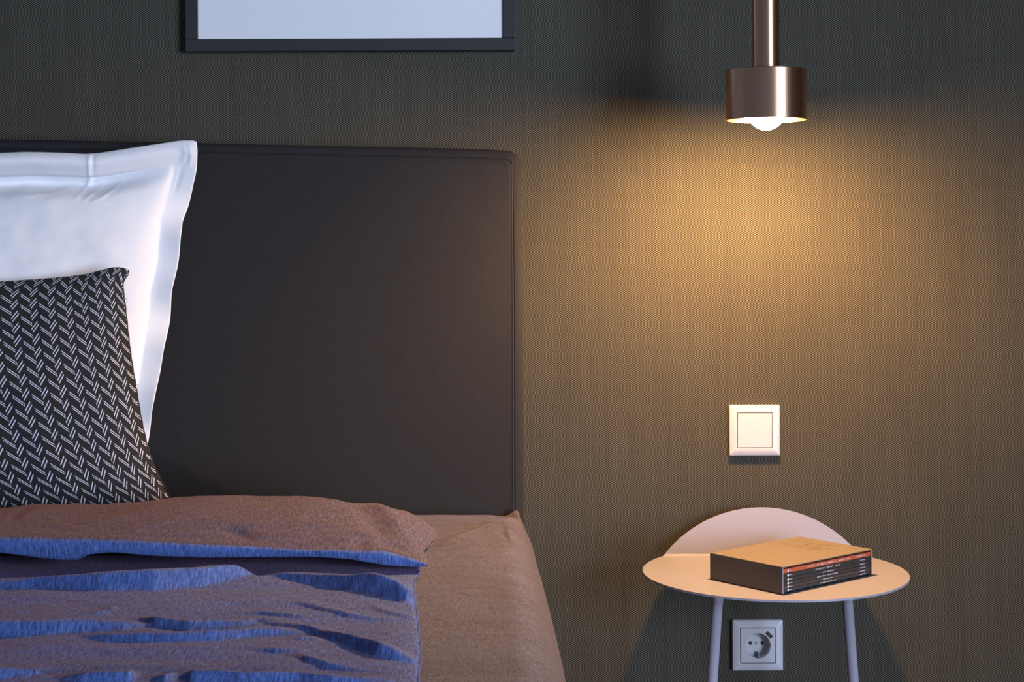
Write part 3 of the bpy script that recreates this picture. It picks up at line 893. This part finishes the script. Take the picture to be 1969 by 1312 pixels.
for sgz in (1, -1):
    bm = bmesh.new()
    box_bm(bm, (SOCKET.x, -(yf - 0.0095), SOCKET.z + sgz * (rw - 0.0010)), (0.0042, 0.014, 0.0024)); bevel_all(bm, 0.0005)
    box_bm(bm, (SOCKET.x, -(fl + 0.002), SOCKET.z + sgz * (rw - 0.0042)), (0.0036, 0.004, 0.0030))
    obj_bm('earth_clip', bm, M_HOLE if sgz < 0 else M_STEEL, so)
disc('clip_screw', 0.0016, -(rw - 0.0026), 0.0012, yf - 0.004, yf - 0.0025, M_STEEL, so, 12)
for x in (-1, 1):
    for z in (-0.004, 0.004):
        box('guide_rib', (SOCKET.x + x * (rw - 0.0008), -(yf - 0.006), SOCKET.z + z), (0.0016, 0.011, 0.0012), M_PLASTIC, so)
Mr = Matrix.Translation((SOCKET.x + 0.0177, -yf, SOCKET.z + 0.0173)) @ Matrix.Rotation(math.radians(45), 4, 'Y')
box('charging_port', (0, 0, 0), (0.0122, 0.0008, 0.0058), M_HOLE, so, M=Mr)

# ------------------------------------------------------------------ side table: a round sheet bent up along a chord
TZ = CAMH - 0.49
TC = Vector((0.3897, -CAMD + 2.395, TZ)); TR, TQ, TT = 0.1962, 0.1195, 0.0030
tbl = thing('side_table', 'small round pale metal side table with a raised half-round back and slim legs', 'side table', (TC.x, TC.y, 0))
br = 0.004; tilt = math.radians(86)
def bend(t):
    """(forward distance from the centre, height, normal angle) for the flat distance t along the sheet"""
    if t <= TQ: return t, 0.0, 0.0
    s = t - TQ
    a = min(s / br, tilt)
    y = TQ + br * math.sin(a); z = br * (1 - math.cos(a))
    r = s - br * a
    if r > 0: y += r * math.cos(tilt); z += r * math.sin(tilt)
    return y, z, a
def sheet_part(name, ts, nc=48):
    v, f = [], []
    for t in ts:
        hw = math.sqrt(max(0, TR * TR - t * t)); y, z, a = bend(t)
        for k in range(nc + 1):
            x = -hw * math.cos(PI * k / nc)
            v.append((TC.x + x, TC.y + y, TZ + z))
    n0 = len(v)
    for t in ts:
        hw = math.sqrt(max(0, TR * TR - t * t)); y, z, a = bend(t)
        for k in range(nc + 1):
            x = -hw * math.cos(PI * k / nc)
            v.append((TC.x + x, TC.y + y + TT * math.sin(a), TZ + z - TT * math.cos(a)))
    nt = len(ts); w_ = nc + 1
    for i in range(nt - 1):
        for k in range(nc):
            q = (i * w_ + k, i * w_ + k + 1, (i + 1) * w_ + k + 1, (i + 1) * w_ + k)
            f.append(q); f.append(tuple(n0 + j for j in q[::-1]))
        for k in (0, nc):
            f.append((i * w_ + k, (i + 1) * w_ + k, n0 + (i + 1) * w_ + k, n0 + i * w_ + k))
    for i in (0, nt - 1):
        for k in range(nc): f.append((i * w_ + k, i * w_ + k + 1, n0 + i * w_ + k + 1, n0 + i * w_ + k))
    bm = bmesh.new(); o = obj_from(name, v, f, M_TABLE); bm.from_mesh(o.data)
    bmesh.ops.remove_doubles(bm, verts=bm.verts, dist=1e-6); bmesh.ops.recalc_face_normals(bm, faces=bm.faces); bm.to_mesh(o.data); bm.free()
    autosmooth(o, 40); attach(o, tbl)
    return o
th = np.linspace(-PI / 2, math.asin(TQ / TR), 60)
ts = list(TR * np.sin(th)); ts[-1] = TQ
bend_t = [TQ + br * tilt * k / 6 for k in range(1, 7)]
sheet_part('tabletop', ts + bend_t)
th = np.linspace(math.asin(bend_t[-1] / TR), PI / 2, 40)
sheet_part('raised_back', list(TR * np.sin(th)))
box('wall_bracket', (TC.x, (TC.y + TQ + 0.008 - 0.001) / 2, TZ + 0.028), (0.05, abs(TC.y + TQ + 0.008) - 0.002, 0.03), M_TABLE, tbl)
for sg in (-1, 1):
    ld = 2.325
    a = Vector((TC.x + sg * 0.0922, ld - CAMD, TZ - TT)); b = Vector((a.x + sg * 0.0395, a.y, 0.0))
    dr = (b - a).normalized()
    leg = tube('leg', [a + dr * 0.006, b], 0.0077, M_TABLE, tbl, n=28)
    tube('leg_collar', [a, a + dr * 0.0290], 0.0081, M_TABLE, leg, n=28)
    tube('foot_pad', [b - dr * 0.004, b], 0.0082, M_HOLE, leg, n=28)

# ------------------------------------------------------------------ slipcase with six slim volumes on the table
cn = on_plane(1505, 1144.5, TZ + 0.0005); cl = on_plane(1348.5, 1118, TZ + 0.0005); crr = on_plane(1677, 1107, TZ + 0.0005)
ex = (crr - cn); LX = ex.length; ex = ex / LX
ey0 = (cl - cn); LY = ey0.length
ey = Vector((-ex.y, ex.x, 0))
LY = LY * abs(ey0.normalized().dot(ey)); ANG = math.atan2(ex.y, ex.x)
HB = 0.0388
Mb = Matrix.Translation(cn) @ Matrix.Rotation(ANG, 4, 'Z')   # local x along the spines, y into the case, z up
case = thing('slipcase', 'open box slipcase with a tan handwritten cover lying on the side table', 'book slipcase', cn)
ct = 0.0014
def lbox(name, x0, x1, y0, y1, z0, z1, mat, par, bev=0.0):
    return box(name, ((x0 + x1) / 2, (y0 + y1) / 2, (z0 + z1) / 2), (x1 - x0, y1 - y0, z1 - z0), mat, par, bev=bev, M=Mb)
lbox('top_panel', 0, LX, 0, LY, HB - ct, HB, M_KRAFT, case, bev=0.0003)
lbox('bottom_panel', 0, LX, 0, LY, 0, ct, M_CASEIN, case)
lbox('side_panel', 0, ct, 0.0006, LY, ct, HB - ct, M_CASE, case)
lbox('side_panel', LX - ct, LX, 0.0006, LY, ct, HB - ct, M_CASE, case)
lbox('rear_panel', ct, LX - ct, LY - ct, LY, ct, HB - ct, M_CASE, case)
lbox('board_edge', 0, ct, 0, 0.0006, ct, HB - ct, M_CARDEDGE, case)
lbox('board_edge', LX - ct, LX, 0, 0.0006, ct, HB - ct, M_CARDEDGE, case)
def stroke(bm, pts, wd, z):
    """flat inked line through pixel points projected on the cover"""
    q = [on_plane(x, y, z) for x, y in pts]
    for a, b in zip(q, q[1:]):
        t = (b - a).normalized(); nn = Vector((-t.y, t.x, 0)) * wd / 2
        e = t * wd * 0.3
        vv = [bm.verts.new(p) for p in (a - e - nn, b + e - nn, b + e + nn, a - e + nn)]
        bm.faces.new(vv)
ztop = TZ + 0.0005 + HB + 0.00015
def zz(pts): return [(1480 + x / 12.306, 1025 + y / 12.3) for x, y in pts]
bm = bmesh.new()
for s in ([(1140, 335), (1190, 305), (1250, 292), (1330, 278), (1405, 277)], [(1380, 312), (1405, 298), (1430, 290), (1480, 298), (1530, 306)],
          [(905, 412), (960, 396), (1010, 384), (1080, 374), (1130, 370)], [(1130, 396), (1150, 382), (1190, 382), (1260, 400)],
          [(1270, 362), (1330, 368), (1395, 382), (1425, 362)], [(1500, 406), (1530, 390), (1570, 386), (1650, 402)],
          [(1145, 330), (1150, 345)], [(1130, 398), (1140, 380)]):
    stroke(bm, zz(s), 0.0012, ztop)
for x, y in ((870, 222), (960, 243), (1020, 252), (1100, 265), (1165, 273), (350, 270), (520, 302), (620, 320), (700, 302), (718, 336), (775, 345), (925, 362), (830, 294), (890, 294), (955, 312), (1060, 328), (1205, 353), (680, 205), (738, 212), (862, 352)):
    stroke(bm, zz([(x - 9, y - 2), (x + 9, y + 3)]), 0.0028, ztop)
for s in ([(480, 178), (550, 182), (620, 190)], [(630, 155), (710, 170)], [(800, 218), (870, 208), (940, 208)], [(250, 268), (350, 250), (470, 262)], [(400, 288), (460, 298)], [(990, 322), (1060, 328)], [(810, 296), (880, 278), (950, 280)]):
    stroke(bm, zz(s), 0.0008, ztop)
obj_bm('handwriting', bm, M_INK, case)['kind'] = 'stuff'
bm = bmesh.new()
stroke(bm, [(1397, 1064), (1402.5, 1064.8)], 0.0026, ztop); stroke(bm, [(1403.5, 1065), (1420, 1067.6)], 0.0014, ztop)
stroke(bm, [(1468.5, 1076), (1498, 1081)], 0.0018, ztop)
obj_bm('small_print', bm, M_INK2, case)['kind'] = 'stuff'

hts = [0.00620, 0.00650, 0.00530, 0.00520, 0.00470, 0.00440]
looks = [('orange spined slim volume, topmost in the slipcase on the table', M_ORANGE),
         ('black slim volume directly under the orange spine in the slipcase', (0.036, 0.033, 0.032)),
         ('slim volume third from the top in the slipcase, cool black spine', (0.033, 0.032, 0.036)),
         ('slim volume fourth from the top in the slipcase, brownish black spine', (0.038, 0.034, 0.032)),
         ('slim volume second from the bottom in the slipcase, dark brown spine', (0.058, 0.050, 0.043)),
         ('lowest slim volume in the slipcase, blue-black spine near the tabletop', (0.040, 0.040, 0.048))]
# title words on each spine: (start, end) fractions along the spine, as dense as the tiny print reads
words = [[(.290, .372), (.385, .435), (.448, .480), (.492, .525), (.537, .592), (.605, .650), (.665, .750), (.765, .812), (.824, .875)],
         [(.385, .402), (.412, .500), (.520, .600), (.625, .690)],
         [(.470, .512), (.524, .610)],
         [(.405, .452), (.464, .508), (.525, .590), (.600, .658)],
         [(.475, .520), (.526, .590)],
         [(.440, .510), (.520, .536), (.546, .586), (.594, .640)]]
z = HB - ct - 0.0024
lift = 0.00025
for k, h in enumerate(hts):
    mt = looks[k][1]
    if isinstance(mt, tuple): mt = plain('dark_spine_%d' % (k + 1), mt, 0.45, 0, 0.3, grain=0.06, scale=90)
    bk = thing('book', looks[k][0], 'book', Mb @ Vector((LX / 2, 0.004, z - h)), 'slim volumes in the slipcase')
    y0 = 0.0012
    x0, x1 = ct + 0.0009, LX - ct - 0.0009
    zt = z - 0.00015
    lbox('cover', x0, x1, y0, LY - ct - 0.004, z - h, zt, mt, bk, bev=0.0005)
    bm = bmesh.new()
    def bar(xa, xb, za, zb):
        vv = [bm.verts.new(Mb @ Vector((x, y0 - lift, zz_))) for x, zz_ in ((xa, za), (xb, za), (xb, zb), (xa, zb))]
        bm.faces.new(vv)
    rnd = random.Random(40 + k)
    zm = (z - h + zt) / 2; hh_ = min(0.00165, h * 0.34)
    LB_ = x1 - x0
    for a, b in words[k] + [(0.873, 0.938)]:
        a = a * 0.93 + 0.0 if b < 0.872 else a; b = b * 0.93 if b < 0.872 else b
        x = x0 + a * LB_; xe = x0 + b * LB_
        while x < xe:
            wl = rnd.uniform(0.0007, 0.0012); hl = hh_ * rnd.uniform(0.75, 1.1); o_ = rnd.uniform(-.1, .1) * hh_
            bar(x, min(x + wl * 0.55, xe), zm - hl / 2 + o_, zm + hl / 2 + o_)
            if rnd.random() < 0.7: bar(x + wl * 0.5, min(x + wl * 1.0, xe), zm - hl * rnd.uniform(-.1, .45), zm - hl * rnd.uniform(-.5, -.2) if rnd.random() < .5 else zm + hl * .1)
            x += wl + 0.0003
    obj_bm('spine_print', bm, M_PRINT, bk)['kind'] = 'stuff'
    bm = bmesh.new()
    lx = x0 + 0.055 * LB_; r = min(0.0018, h * 0.36)
    vv = [bm.verts.new(Mb @ Vector((lx + r * math.cos(2 * PI * q / 16), y0 - lift, zm + r * 1.0 * math.sin(2 * PI * q / 16)))) for q in range(16)]
    bm.faces.new(vv)
    x = lx + r + 0.0008
    for q in range(5):
        wl = 0.0013
        vv = [bm.verts.new(Mb @ Vector((xx, y0 - lift, zq))) for xx, zq in ((x, zm - hh_ * .3), (x + wl * .6, zm - hh_ * .3), (x + wl * .6, zm + hh_ * (.35 if q % 2 else .2)), (x, zm + hh_ * .3))]
        bm.faces.new(vv); x += wl
    obj_bm('emblem', bm, M_PRINT, bk)['kind'] = 'stuff'
    z -= h
lbox('liner_pad', ct + 0.0009, LX - ct - 0.0009, 0.004, LY - 0.006, ct, z - 0.0001, M_CASEIN, case)
